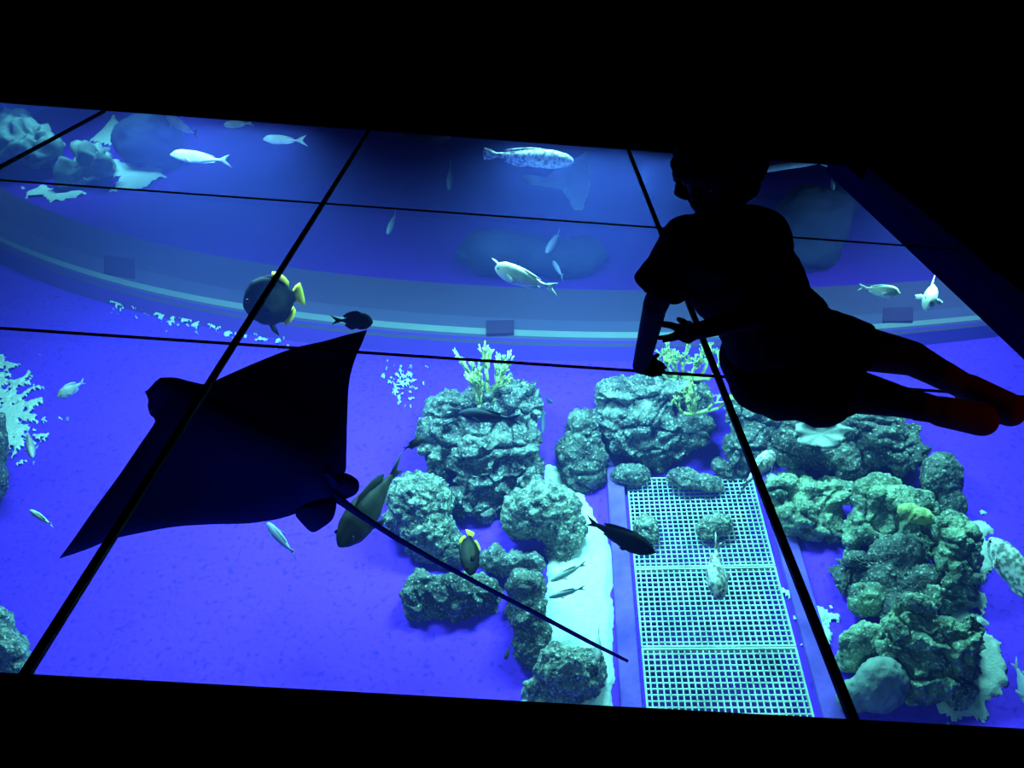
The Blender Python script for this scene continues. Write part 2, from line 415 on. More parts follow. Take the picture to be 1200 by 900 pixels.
# ------------------------------------------------------------------ sand drifts
def sand(poly, label, amp=.08, nscale=6, cell=.02, seed=0, hmax=.03, holes=0.0):
    pts = [G(fl(*p)) for p in poly]
    c0 = min(p[0] for p in pts)-.2; c1 = max(p[0] for p in pts)+.2; a0 = min(p[1] for p in pts)-.2; a1 = max(p[1] for p in pts)+.2
    E_ = [(pts[i], pts[(i+1) % len(pts)]) for i in range(len(pts))]
    nx = min(int((c1-c0)/cell)+1, 260); ny = min(int((a1-a0)/cell)+1, 260)
    X, Y = np.meshgrid(np.linspace(c0, c1, nx), np.linspace(a0, a1, ny), indexing='ij')
    D = np.full(X.shape, 1e9); ins = np.zeros(X.shape, bool)
    for (x1, y1), (x2, y2) in E_:
        dx, dy = x2-x1, y2-y1; t = np.clip(((X-x1)*dx+(Y-y1)*dy)/(dx*dx+dy*dy+1e-12), 0, 1)
        D = np.minimum(D, np.hypot(X-x1-t*dx, Y-y1-t*dy))
        cr = ((y1 > Y) != (y2 > Y)) & (X < (x2-x1)*(Y-y1)/((y2-y1) if abs(y2-y1) > 1e-9 else 1e-9)+x1); ins ^= cr
    S = np.where(ins, D, -D)
    for i in range(nx):
        for j in range(ny):
            v = Vector((X[i, j]*nscale, Y[i, j]*nscale, seed*7.3))
            S[i, j] += amp*noise.fractal(v, .8, 2.1, 5)-holes*abs(amp)
    GX, GY = np.gradient(S, X[1, 0]-X[0, 0], Y[0, 1]-Y[0, 0])
    idx = {}; V = []; Fs = []
    def vid(i, j):
        if (i, j) not in idx:
            idx[(i, j)] = len(V); q = min(0.0, S[i, j])/(GX[i, j]**2+GY[i, j]**2+1e-6); mv = math.hypot(GX[i, j]*q, GY[i, j]*q); q *= min(1, cell*1.0/(mv+1e-9)); V.append(FP(X[i, j]-GX[i, j]*q, Y[i, j]-GY[i, j]*q, max(-.004, min(hmax, S[i, j]*.6))+.004))
        return idx[(i, j)]
    for i in range(nx-1):
        for j in range(ny-1):
            if max(S[i, j], S[i+1, j], S[i, j+1], S[i+1, j+1]) > 0 and min(S[i, j], S[i+1, j], S[i, j+1], S[i+1, j+1]) > -.02:
                Fs.append((vid(i, j), vid(i+1, j), vid(i+1, j+1), vid(i, j+1)))
    if not V: return
    o = mesh_obj('sand', V, Fs, M['sand']); tag(o, label, 'sand', kind='stuff')
sand([(640,545),(668,552),(695,600),(716,640),(719,740),(719,840),(600,840),(640,760),(640,650)], 'bright white sand beside the grating curb', .03, 7, .02, 1)
sand([(-30,405),(25,425),(50,465),(53,515),(40,545),(12,540),(-2,610),(-30,610)], 'lacy white sand patch at the far left of the tank floor', .30, 11, .014, 2, holes=.3)
sand([(1152,600),(1170,665),(1140,700),(1152,725),(1176,760),(1180,800),(1160,840),(1108,862),(1100,830),(1120,790),(1120,640)], 'white sand drift along the outer side of the big reef', .09, 9, .016, 3)
sand([(905,682),(940,690),(985,720),(990,770),(960,770),(925,730)], 'broken white sand between the grating and the reef', .2, 10, .016, 4, holes=.3)
sand([(104,166),(122,150),(134,132),(139,146),(133,172)], 'pale sand slope between the two far rocks', .03, 4, .05, 5)
sand([(136,190),(160,196),(206,182),(208,198),(170,220),(130,224)], 'pale sand at the foot of the far dark rock', .25, 3, .05, 6, holes=.1)
sand([(20,218),(60,220),(110,226),(60,238),(25,234)], 'pale sand streak in front of the hazy far rocks', .2, 3, .05, 7, holes=.2)
sand([(676,184),(688,176),(692,190),(692,215),(684,247),(672,247),(658,222),(622,216),(612,205),(640,208),(655,195)], 'pale sand patch behind the speckled fish', .02, 2.5, .022, 8)
sand([(120,345),(220,366),(290,384),(340,398),(330,410),(280,400),(200,384),(125,362)], 'white grit scattered in front of the ledge', .26, 16, .014, 9, holes=.42)
sand([(440,420),(510,428),(500,470),(475,500),(440,470)], 'white grit beside the coral topped boulder', .26, 20, .012, 10, holes=.75)

# ------------------------------------------------------------------ rocks
def rock(label, yb, lumps, mat='rock', amp=.05, freq=4.5, strata=0.0, grain=0.0, seed=0, vox=.014, lean=48, xb=None, name='reef_rock', group=None, lift=0.0, only_face=False, fine=.010, crack=0.0, csc=4.2, kr=1.06, depthf=.85):
    xb = xb or sum(l[0] for l in lumps)/len(lumps)
    base = fl(xb, yb, lift)
    a = math.radians(lean); u = FA*math.cos(a)+FN*math.sin(a); nn = (FC.cross(u)).normalized()
    mb = MB()
    for l in lumps:
        x, y, rx, ry = l[:4]; ang = math.radians(l[4]) if len(l) > 4 else 0
        d = cd(x, y); P = CAM+d*((base-CAM).dot(nn)/d.dot(nn))
        hf = fl(x, y)
        s = depth(P)/F_PX*kr; dv = d.normalized()
        e1 = RIGHT*math.cos(ang)+UP*math.sin(ang); e2 = -RIGHT*math.sin(ang)+UP*math.cos(ang)
        rm = (rx+ry)/2*s
        # push the lump back so its near side sits on the leaning face
        P = P+dv*rm*.45*0
        if only_face: P = CAM+(P-CAM)*.945
        hP = (P-P0).dot(FN)
        if hP < rm*.35: P = P-dv*((rm*.35-hP)/max(.2, abs(dv.dot(FN))))
        mb.ellipsoid(P, (e1*rx*s, e2*ry*s, dv*rm*depthf))
        # body of the rock behind the face, down to the floor
        far = hf-dv*rm*.25; L = (far-P).length
        if not only_face and (far-P).dot(dv) > rm*.4:
            n = max(1, min(5, int(L/(rm*.7))))
            for q in range(1, n+1):
                mb.ellipsoid(P+(far-P)*(q/n), (e1*rx*s*.97, e2*ry*s*.97, dv*rm*depthf))
    V, Fs, Nn = fused(mb, vox, 2)
    sv = Vector((seed*3.7, seed*1.9, seed*5.1)); out = []
    for p, n in zip(V, Nn):
        q = p*freq+sv
        w = noise.noise_vector(p*freq*.6+sv)*.35
        d = amp*(noise.fractal(q+w, .9, 2.1, 5)*.9+(noise.ridged_multi_fractal(q*.8+w, .9, 2.2, 4, 1.0, 2.0)-1.2)*.45)
        if strata:
            hh = (p-P0).dot(FN)*9+(p-P0).dot(FC)*1.3+noise.noise(p*2.2+sv)*2.4
            fr = hh-math.floor(hh)
            d += strata*((1-abs(2*fr-1)**.6)-.6)
        if grain:
            d += grain*1.2*(.55-noise.voronoi(p*15+sv)[0][0])+grain*.55*(.5-noise.voronoi(p*38+sv)[0][0])
        if crack:
            (da, db, _c, _e), cp = noise.voronoi(Vector((p.dot(FC)*csc, p.dot(FA)*csc, p.dot(FN)*csc*1.6))+w*1.2+sv)
            d += crack*.55*(noise.cell(cp[0]*9.1)-.3)
            d -= crack*max(0.0, 1-(db-da)/.16)
        d += fine*(noise.ridged_multi_fractal(p*19+sv, .8, 2.2, 3, 1.0, 2.0)-1.1)
        out.append(p+n*d)
    c = base
    o = mesh_obj(name, [v-c for v in out], Fs, M[mat]); o.location = c
    tag(o, label, 'rock', group)
    return o

rock('tall craggy boulder topped with upright branching coral', 618, [(526,484,28,26),(508,506,19,22),(603,473,30,31),(570,482,40,32),(518,535,18,25),(560,525,42,35),(608,522,28,30),(614,555,25,28),(570,562,38,28),(545,590,18,26),(565,597,28,20),(600,588,18,16),(500,528,9,13)], 'rock', .05, 5, .035, .008, 1, .013, crack=.06, csc=4.5)
rock('round yellow-green mossy coral mound behind the ray tail', 662, [(492,588,38,34),(502,622,32,30),(470,606,18,20),(500,642,22,18)], 'rock_moss', .022, 8, 0, .036, 2, .011)
rock('knobbly grey-green mound above the strip of white sand', 655, [(635,598,44,32),(660,620,25,26),(612,610,24,22),(656,647,17,15)], 'rock_moss', .022, 8, 0, .036, 3, .011)
rock('ridged stone linking the knobbly mound and the upright trunk rock', 684, [(578,655,16,16),(600,662,24,15),(622,662,16,14)], 'rock', .035, 8, .02, .012, 4, .013)
rock('small dark stone behind the yellow-tailed fish', 668, [(533,646,14,20),(525,655,10,12)], 'rock_dark', .03, 7, 0, .01, 5, .013)
rock('dark angular block lying left of the trunk rock', 733, [(502,700,30,30),(530,702,40,29),(558,697,30,27)], 'rock_dark', .045, 5, 0, .012, 6, .013, lean=35, crack=.045, csc=4)
rock('upright trunk shaped rock beside the sand', 788, [(617,688,22,20),(618,715,21,25),(624,745,21,25),(628,768,20,20)], 'rock_dark', .04, 7, 0, .02, 7, .014)
rock('pitted coral lump cut by the near floor edge', 832, [(665,786,38,30),(640,808,24,20),(694,792,13,25),(650,818,30,14)], 'rock_moss', .04, 8, 0, .022, 8, .011)
rock('smooth leaning stone left of the layered boulder', 580, [(684,512,20,36,8),(674,540,20,38,8),(692,548,22,32,0)], 'rock_dark', .035, 4, 0, .004, 9, .014, crack=.03, csc=3)
rock('broad layered boulder under the yellow coral and the child hand', 562, [(735,465,38,28),(788,465,44,28),(750,495,56,28),(798,505,42,28),(718,490,26,26),(770,528,42,20),(740,520,28,18)], 'rock', .045, 4.5, .05, .008, 10, .013, crack=.05, csc=3.8)
rock('right shoulder boulder behind the glass joint, left of the big reef', 566, [(876,482,28,32),(876,522,28,30),(866,548,18,14),(894,502,14,24)], 'rock', .04, 5, .04, .008, 11, .014, crack=.05)
rock('oval stone at the upper left corner of the grating', 572, [(740,556,22,13)], 'rock', .02, 8, 0, .01, 12, .01, lift=.03)
rock('tiny round pebble between two stones above the grating', 552, [(760,543,6,5)], 'rock', .006, 12, 0, 0, 13, .006)
rock('small egg shaped pebble above the grating', 557, [(773,549,9,6,-30)], 'rock', .008, 12, 0, 0, 14, .006)
rock('flat pitted slab on the top edge of the grating', 580, [(802,560,20,12,-15),(828,566,20,11,-15)], 'rock', .02, 9, .02, .012, 15, .01, lift=.05)
rock('wedge stone beside the pitted slab', 566, [(846,548,14,10,-40)], 'rock', .015, 9, .0, .01, 16, .01)
rock('upright rounded stone on the grating, left of the pair', 642, [(757,622,15,18,10)], 'rock_moss', .015, 8, 0, .008, 17, .009, lift=.04)
rock('wide flat stone on the grating under the pale fish tail', 636, [(830,620,15,14),(845,616,15,13)], 'rock_moss', .015, 8, 0, .008, 18, .009, lift=.04)
rock('hazy high boulder below the child legs', 575, [(955,505,44,34),(1020,500,44,32),(1058,525,27,32),(1000,532,46,28),(935,525,26,26)], 'rock_dark', .06, 4, .03, .012, 19, .016, lean=60, crack=.05, csc=4)
rock('dark undercut ledge rock right of the grating', 645, [(922,572,32,22),(968,582,32,24),(945,605,40,22),(968,624,32,16)], 'rock_brightened', .04, 6, .03, .01, 20, .014, lean=35, crack=.05, csc=5)
rock('round dark knob at the outer edge of the reef', 610, [(1103,560,24,30),(1112,590,18,20)], 'rock_dark', .03, 5, 0, .006, 21, .016)
rock('bright knobbly boulder at the middle of the big reef', 668, [(1032,585,32,28),(1066,602,32,30),(1020,617,28,26),(1056,636,38,26),(1000,632,13,22)], 'rock_brightened', .04, 6, 0, .02, 22, .013, lean=40, crack=.04, csc=5)
rock('rough outer block below the round dark knob', 718, [(1122,642,27,32),(1112,622,22,22),(1134,672,18,36),(1112,694,26,22)], 'rock_brightened', .04, 6, 0, .012, 23, .013, crack=.05, csc=6)
rock('shadowed ledge beneath the bright knobbly boulder', 708, [(1010,668,30,24),(1050,678,38,20),(1090,688,28,20),(1002,690,22,18)], 'rock_dark', .05, 8, .03, .02, 24, .012, lean=30, crack=.07, csc=7)
rock('small squarish stone leaning on the pitted reef block', 730, [(1018,702,24,20)], 'rock_brightened', .03, 7, 0, .012, 25, .013)
rock('dark inner rock added to darken the gaps of the big reef', 700, [(1055,655,42,34),(1040,690,36,30),(1085,690,30,30),(1060,715,34,22)], 'rock_dark', .05, 5, 0, .01, 40, .02, lean=12, kr=.95)  # extra rock added so gaps between the reef rocks look dark
rock('largest pitted block at the near end of the reef', 835, [(1070,730,38,32,-30),(1105,760,34,38),(1062,765,32,26),(1118,802,26,26),(1085,805,32,24),(1138,755,11,38)], 'rock_brightened', .045, 5, .03, .012, 26, .013, lean=40, crack=.06, csc=4.5)
rock('broken stone under the second glass joint', 795, [(1014,752,30,22),(1000,772,20,16)], 'rock_brightened', .035, 7, 0, .012, 27, .013)
rock('smooth pale domed coral at the near edge of the reef', 848, [(1034,803,32,32),(1002,815,22,20)], 'rock_pale', .012, 4, 0, 0, 28, .014)
rock('mossy rock cut by the left picture edge below the lacy sand', 600, [(0,520,9,34),(-12,560,20,30),(-18,520,18,30)], 'rock_dark', .03, 5, 0, .01, 29, .016)
rock('mossy rock in the lower left corner', 812, [(5,768,26,32),(-10,730,24,20),(18,788,20,14)], 'rock_moss', .04, 6, 0, .02, 30, .016)
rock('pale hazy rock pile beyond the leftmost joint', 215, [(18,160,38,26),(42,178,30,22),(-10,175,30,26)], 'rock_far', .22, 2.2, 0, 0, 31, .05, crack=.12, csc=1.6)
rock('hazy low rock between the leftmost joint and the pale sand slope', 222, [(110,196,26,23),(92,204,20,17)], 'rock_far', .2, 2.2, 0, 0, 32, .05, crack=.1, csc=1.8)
rock('dark rounded far rock under the diving grey fish', 198, [(172,162,40,30),(188,176,24,20)], 'rock_dim', .12, 1.6, 0, 0, 33, .05)
rock('dim broad rock deep behind the ledge', 335, [(600,292,60,22),(660,298,50,24),(560,300,30,18)], 'rock_dim', .1, 1.6, 0, 0, 34, .05)
rock('dim rock deep behind the child shoulder', 322, [(955,255,46,36),(945,295,40,22),(985,240,22,22)], 'rock_dim', .1, 1.6, 0, 0, 35, .05)

rock('lumpy yellow-green sponge on the bright knobbly boulder', 660, [(1064,598,12,9),(1078,605,14,10)], 'coral', .012, 9, 0, .008, 41, .009, lean=40, xb=1045, name='encrusting_sponge', only_face=True)
# ------------------------------------------------------------------ branching corals and plate coral
def branch_coral(label, roots, seed, spread=.8, L0=.12, mat='coral', gens=4, r0=.016):
    rnd = random.Random(seed); mb = MB()
    def grow(p, d, L, r, g):
        q = p+d*L
        mid = p+d*L*.5+Vector((rnd.uniform(-1,1), rnd.uniform(-1,1), rnd.uniform(-1,1)))*L*.08
        mb.tube([p, mid, q, q+d*r*.6], [r, r*.92, r*.8, r*.3], 6)
        if g <= 0: return
        for _ in range(rnd.choice((2, 2, 3))):
            v = Vector((rnd.uniform(-1,1), rnd.uniform(-1,1), rnd.uniform(-1,1)))
            grow(q-d*L*rnd.uniform(.0,.3), (d+v*spread*.75+FN*.12).normalized(), L*rnd.uniform(.6,.9), r*.78, g-1)
    c = roots[0][0]
    for p, d in roots:
        mb.tube([Vector((0,0,0))-FN*.03, (p-c)*.5-FN*.02, p-c], [r0*1.3, r0*1.2, r0], 6)
        grow(p-c, d.normalized(), L0, r0, gens)
    o = mb.obj('branching_coral', M[mat]); o.location = c
    return tag(o, label, 'coral')
def rp(x, y, yb, lean=48, xb=None):
    base = fl(xb or x, yb); a = math.radians(lean); u = FA*math.cos(a)+FN*math.sin(a); nn = FC.cross(u).normalized()
    d = cd(x, y); return CAM+d*((base-CAM).dot(nn)/d.dot(nn))
def nearer(P, k=.955): return CAM+(P-CAM)*k
upv = FN*.8+FA*.5
def stems(pts, yb, xb, k, fan):
    out = []
    for (x, y, f, g) in pts: out.append((nearer(rp(x, y, yb, 48, xb), k), upv+FC*f*fan-FWD*g))
    return out
branch_coral('upright yellow-green branching coral on top of the tall craggy boulder', stems([(572,464,0,0),(562,468,-.3,0),(582,464,.35,0),(567,480,-.2,.3),(576,478,.2,.3),(564,492,-.1,.4)], 618, 560, .985, 1), 3, .5, .13, gens=4, r0=.019)
branch_coral('wide yellow coral thicket beside the child lower hand', stems([(800,440,0,0),(788,440,-.5,0),(822,440,.5,0),(810,444,.2,.3),(795,444,-.3,.3),(832,444,.7,.2),(783,446,-.7,.2)], 562, 770, .985, 1), 5, .95, .085, gens=5, r0=.014)
branch_coral('yellow coral clump on the face of the layered boulder', stems([(812,482,0,.4),(800,484,-.6,.3),(830,480,.6,.3),(815,472,0,.2),(842,478,.9,.2),(806,474,-.3,.2)], 562, 770, .95, 1), 8, 1.0, .06, gens=4, r0=.012)
# plate coral: wavy saucer
def plate_coral():
    c = nearer(rp(962,508,575,60,990), .90); V = []; n = 40
    ex, ey, ez = FC, (FA*.75+FN*.66).normalized(), None
    ez = ex.cross(ey).normalized()
    for layer in (0, 1):
        for i in range(5):
            for k2 in range(n):
                t = 2*math.pi*k2/n; r = .16*i/4*(1+.12*math.sin(5*t+1)+.06*math.sin(11*t))
                V.append(ex*r*math.cos(t)*1.05+ey*r*math.sin(t)*.62+ez*(.03*(i/4)**2+.02*math.sin(7*t)*(i/4)**3-layer*.016))
    Fs = []
    for layer in (0, 1):
        o0 = layer*5*n
        for i in range(4):
            for k2 in range(n):
                f = (o0+i*n+k2, o0+i*n+(k2+1) % n, o0+(i+1)*n+(k2+1) % n, o0+(i+1)*n+k2); Fs.append(f if layer == 0 else f[::-1])
    for k2 in range(n): Fs.append((4*n+k2, 4*n+(k2+1) % n, 9*n+(k2+1) % n, 9*n+k2))
    o = mesh_obj('plate_coral', V, Fs, M['rock_pale']); o.location = c
    tag(o, 'wavy edged plate coral on the hazy high boulder', 'coral')
plate_coral()

# ------------------------------------------------------------------ fish
def fin(name, outline, thick, mat, parent, curve=None):
    """a thin solid fin from an outline in the local x-z plane, thickest along its middle"""
    n = len(outline); cx = sum(p[0] for p in outline)/n; cz = sum(p[1] for p in outline)/n
    V = []; Fs = []
    for sgn in (1, -1):
        V += [(p[0], sgn*thick*.35, p[1]) for p in outline]
        V += [(cx+(p[0]-cx)*.5, sgn*thick, cz+(p[1]-cz)*.5) for p in outline]
        V.append((cx, sgn*thick, cz))
    h = 2*n+1
    for i in range(n):
        j = (i+1) % n
        Fs += [(i, j, n+j, n+i), (n+i, n+j, 2*n), (h+j, h+i, h+n+i, h+n+j), (h+n+j, h+n+i, h+2*n), (j, i, h+i, h+j)]
    if curve: V = [curve(Vector(v)) for v in V]
    return mesh_obj(name, V, Fs, mat, parent)

PROF = {  # station, height above axis, below axis, half width (of the body's greatest half height)
 'torpedo': [(0,.02,.02,.02),(.03,.22,.2,.2),(.1,.5,.46,.42),(.22,.85,.8,.62),(.38,1,1,.68),(.55,.92,.9,.6),(.72,.62,.6,.4),(.88,.3,.3,.2),(1,.2,.2,.1)],
 'unicorn': [(0,.04,.06,.03),(.03,.4,.3,.22),(.1,.75,.6,.4),(.22,.98,.9,.5),(.38,1,1,.52),(.55,.85,.88,.44),(.72,.5,.52,.3),(.88,.2,.2,.14),(1,.14,.14,.08)],
 'disc': [(0,.05,.1,.05),(.04,.3,.35,.12),(.12,.6,.62,.2),(.28,.92,.9,.28),(.48,1,1,.3),(.68,.92,.92,.24),(.84,.6,.62,.16),(.94,.28,.28,.09),(1,.2,.2,.06)],
 'puffer': [(0,.1,.14,.12),(.03,.45,.4,.5),(.1,.72,.66,.8),(.24,.96,.95,1),(.42,1,1,1),(.6,.8,.85,.75),(.78,.48,.5,.42),(.9,.3,.3,.24),(1,.22,.22,.14)],
 'slim': [(0,.1,.1,.08),(.06,.5,.45,.4),(.2,.85,.85,.6),(.45,1,1,.7),(.7,.85,.85,.55),(.88,.45,.45,.3),(1,.25,.25,.12)],
}
def fish(name, label, head, tail, th, t=.5, t2=None, prof='torpedo', mat='fish_white', finmat=None, tailmat=None, roll=0, tailf='fork', tf=.2, dors=.35, anal=.3, bend=0, horn=False, mouth=None, pect=True, group=None, eyes=True, edge=None, pelvic=None, cat='fish'):
    P, Q = between(*head, t), between(*tail, t2 if t2 is not None else t)
    ax = P-Q; L = ax.length; f = ax.normalized()
    up = Vector((0,0,1)); up = (up-f*up.dot(f)).normalized()
    up = Matrix.Rotation(math.radians(roll), 3, f) @ up
    side = up.cross(f).normalized()
    mid = (P+Q)/2; view = (mid-CAM).normalized(); e = view.cross(f).normalized()
    wr = max(p[3] for p in PROF[prof])
    half = th/2*depth(mid)/F_PX
    h = half/math.sqrt(up.dot(e)**2+(wr*side.dot(e))**2)
    Mx = Matrix((f, side, up)).transposed().to_4x4(); Mx.translation = mid
    root = empty(name, Mx); tag(root, label, cat, group)
    LB = L*(1-tf); x0 = L/2
    def bendf(v):
        s = (x0-v.x)/L
        return Vector((v.x, v.y+bend*L*(s-.3)**2*(1 if s > .3 else 0), v.z))
    body, mats = MB(), M[mat]; n = 18; rings = []
    st = PROF[prof]; S = []
    for i in range(25):
        s = i/24; s = s**1.25
        for a, b in zip(st, st[1:]):
            if a[0] <= s <= b[0]+1e-9:
                u = (s-a[0])/(b[0]-a[0]); u = u*u*(3-2*u)*.4+u*.6
                S.append((s, *(a[q]+(b[q]-a[q])*u for q in (1, 2, 3)))); break
    for (s, hu, hl, w) in S:
        r = []
        for k2 in range(n):
            a = 2*math.pi*k2/n; z = math.sin(a)
            r.append(bendf(Vector((x0-s*LB, math.cos(a)*w*h, (hu if z > 0 else hl)*h*z))))
        rings.append(r)
    V = [v for r in rings for v in r]; Fs = []
    for i in range(len(rings)-1):
        for k2 in range(n):
            k3 = (k2+1) % n; Fs.append((i*n+k2, (i+1)*n+k2, (i+1)*n+k3, i*n+k3))
    Fs.append(tuple(range(n))); Fs.append(tuple((len(rings)-1)*n+k2 for k2 in reversed(range(n))))
    mesh_obj('body', V, Fs, mats, root)
    fm = M[finmat or mat]; tm = M[tailmat or finmat or mat]; tk = .05*h+.0008
    xt = x0-LB*.97; TL = L*tf
    hz = max(.55*h, TL*.55)
    if tailf == 'fork': out = [(xt+.02*L, .16*h), (xt-TL*.5, hz*.62), (xt-TL*1.05, hz), (xt-TL*.62, hz*.25), (xt-TL*.55, 0), (xt-TL*.62, -hz*.25), (xt-TL*1.05, -hz), (xt-TL*.5, -hz*.62), (xt+.02*L, -.16*h)]
    else: out = [(xt+.02*L, .16*h), (xt-TL*.45, hz*.7), (xt-TL*.95, hz*.85), (xt-TL*1.05, hz*.3), (xt-TL*1.05, -hz*.3), (xt-TL*.95, -hz*.85), (xt-TL*.45, -hz*.7), (xt+.02*L, -.16*h)]
    fin('tail_fin', out, tk, tm, root, bendf)
    def back(s, up_):
        for a, b in zip(S, S[1:]):
            if a[0] <= s <= b[0]: return (a[1] if up_ else a[2])*h
        return .2*h
    if dors:
        ss = [.28, .38, .5, .62, .74, .84]
        lo = [(x0-s*LB, back(s, True)*.9) for s in ss]; hi = [(x0-(s+.04)*LB, back(s, True)*.9+dors*h*q) for s, q in zip(ss, (.35,.8,.9,1,.95,.6))]
        fin('dorsal_fin', lo+hi[::-1], tk, fm, root, bendf)
    if anal:
        ss = [.52, .62, .72, .82]
        lo = [(x0-s*LB, -back(s, False)*.9) for s in ss]; hi = [(x0-(s+.05)*LB, -back(s, False)*.9-anal*h*q) for s, q in zip(ss, (.4,1,1,.6))]
        fin('anal_fin', lo+hi[::-1], tk, fm, root, bendf)
    if pelvic:
        s = .36; fin('pelvic_fin', [(x0-s*LB, -back(s, False)*.85), (x0-(s+.05)*LB, -h*(1+pelvic*.5)), (x0-(s+.16)*LB, -h*(1+pelvic)), (x0-(s+.12)*LB, -h*.8)], tk*1.6, fm, root)
    if pect:
        for sg in (1, -1):
            wy = wr*h*.85
            def pc(v, sg=sg):
                d = x0-.3*LB-v.x
                return Vector((v.x, sg*(wy+max(0, d)*.45)+v.y, v.z-max(0, d)*.25))
            pl = .17*L
            fin('pectoral_fin', [(x0-.29*LB, .1*h), (x0-.29*LB-pl*.4, .22*h), (x0-.29*LB-pl, .12*h), (x0-.29*LB-pl*.8, -.2*h), (x0-.29*LB-pl*.3, -.2*h), (x0-.29*LB, -.08*h)], tk, fm, root, pc)
    if eyes:
        for sg in (1, -1):
            mb = MB(); r = max(.1*h, .003); s = .11
            w = [a[3] for a in S if a[0] >= s][0]*h
            mb.ellipsoid(Vector((x0-s*LB, sg*w*.86, .25*h)), (Vector((r,0,0)), Vector((0,r*.6,0)), Vector((0,0,r))), 10, 6); mb.obj('eye', M['eye'], root)
    if horn:
        mb = MB(); mb.tube([(x0-.06*LB, 0, .45*h), (x0+.0*L, 0, .72*h), (x0+.05*L, 0, .86*h)], [.14*h, .09*h, .02*h], 8); mb.obj('horn', M[mat], root)
    if mouth:
        mb = MB(); mb.ellipsoid(Vector((x0-.02*LB, 0, -.05*h)), (Vector((.05*LB,0,0)), Vector((0,.26*h*wr*1.2,0)), Vector((0,0,.3*h))), 12, 8); mb.obj('mouth', M[mouth], root)
    if edge:
        for sg, nm in ((1, 'dorsal_edge'), (-1, 'anal_edge')):
            ss = [.66, .76, .85, .92]
            lo = [(x0-s*LB, sg*back(s, sg > 0)*1.0) for s in ss]; hi = [(x0-(s+.03)*LB, sg*(back(s, sg > 0)+.34*h*q)) for s, q in zip(ss, (.5,.7,.75,.5))]
            fin(nm, lo+hi[::-1], tk*2.2, M[edge], root)
    return root

W = 'unicorn'
fish('unicornfish', 'white fish with a yellow mouth, swimming left near the far left rocks', (201,181), (272,189), 15, .35, prof=W, mouth='mouth', tf=.17, dors=.15, anal=.12, tailmat='fish_grey')
fish('unicornfish', 'grey fish with a dark tail heading up over the far dark rock', (194,136), (234,160), 12, .5, prof=W, mat='fish_grey', tailmat='fish_dark', tf=.15, dors=.15, anal=.12)
fish('unicornfish', 'pale fish touching the far dark edge, left of the yellowish one', (262,147), (298,144), 9, .4, prof=W, mat='fish_grey', tf=.2, dors=.2, anal=.12)
fish('unicornfish', 'small yellowish white fish left of the first joint top', (309,163), (361,165), 11, .4, prof=W, mouth='mouth', tf=.22, dors=.15, anal=.15)
fish('dark_fish', 'black fish half hidden by the far dark edge', (529,161), (468,158), 17, .3, prof='torpedo', mat='fish_dark', tf=.15)
fish('pufferfish', 'large speckled pale fish near the far edge of the glass', (672,189), (564,180), 22, .28, prof='puffer', mat='fish_spot', tf=.14, tailf='round', dors=.25, anal=.3)
fish('unicornfish', 'white horned fish swimming left over the curved ledge', (580,314), (655,340), 23, .3, prof=W, horn=True, tf=.17, dors=.12, anal=.12)
fish('distant_fish', 'faint bluish fish hanging head down behind the horned fish', (640,296), (656,272), 9, .8, prof='slim', mat='fish_dim', tf=.2, pect=False)
fish('distant_fish', 'faint curled bluish fish just above the horned fish tail', (648,306), (660,326), 6, .8, prof='slim', mat='fish_dim', tf=.2, pect=False)
fish('distant_fish', 'faint bluish fish far off between the two long joints', (454,274), (464,250), 7, .8, prof='slim', mat='fish_dim', tf=.2, pect=False)
fish('distant_fish', 'faint upright bluish fish below the half hidden black fish', (526,222), (528,194), 7, .8, prof='slim', mat='fish_dim', tf=.2, pect=False)
fish('trumpetfish', 'long pale yellow fish at the far edge behind the child head', (874,203), (965,186), 8, .25, prof='slim', tf=.1, dors=.1, anal=.1, bend=.25, pect=False)
fish('unicornfish', 'white fish facing right above the curved ledge beyond the child', (1054,344), (1005,336), 15, .35, prof=W, mouth='mouth', tf=.18, dors=.12, anal=.12)
fish('unicornfish', 'white fish seen nearly head on by the right edge beam', (1089,356), (1091,334), 16, .35, .42, prof=W, tf=.22, dors=.12, anal=.12)
fish('distant_fish', 'tiny pale fish by the far right corner of the glass', (977,222), (974,210), 5, .7, prof='slim', mat='fish_dim', tf=.2, pect=False)
fish('angelfish', 'round dark angelfish with yellow tail under the first long joint', (285,359), (357,344), 58, .35, prof='disc', mat='fish_angel', finmat='fish_angel', tailmat='fish_yellow', tf=.16, tailf='round', dors=.12, anal=.12, edge='fish_yellow', pelvic=.5)
fish('dark_fish', 'small black fish just above the ray wing tip', (437,377), (387,375), 20, .3, prof='unicorn', mat='fish_dark', tf=.22, dors=.4, anal=.4)
fish('grey_fish', 'small grey fish right of the lacy sand patch', (67,466), (100,446), 14, .7, prof='torpedo', mat='fish_grey', tf=.18)
fish('grey_fish', 'thin grey fish over the lacy sand patch', (38,536), (32,503), 9, .8, prof='slim', mat='fish_grey', tf=.18)
fish('grey_fish', 'slender pale fish left of the ray lower wing tip', (35,598), (62,616), 7, .75, prof='slim', mat='fish_white', tf=.15, pect=False)
fish('distant_fish', 'bluish pale fish diving just below the ray', (313,613), (347,652), 11, .75, prof='slim', mat='fish_dim', tf=.2)
fish('wrasse', 'big olive fish with a trailing tail behind the ray', (397,641), (472,540), 40, .5, prof='torpedo', mat='fish_olive', tf=.2, dors=.45, anal=.3)
fish('wrasse', 'small slender fish above the big olive fish tail', (497,514), (472,527), 10, .55, prof='slim', mat='fish_olive', tf=.2)
fish('dark_fish', 'slate dark fish in front of the tall craggy boulder', (537,484), (612,492), 17, .55, prof='torpedo', mat='fish_blue', tf=.2, dors=.2, anal=.2)
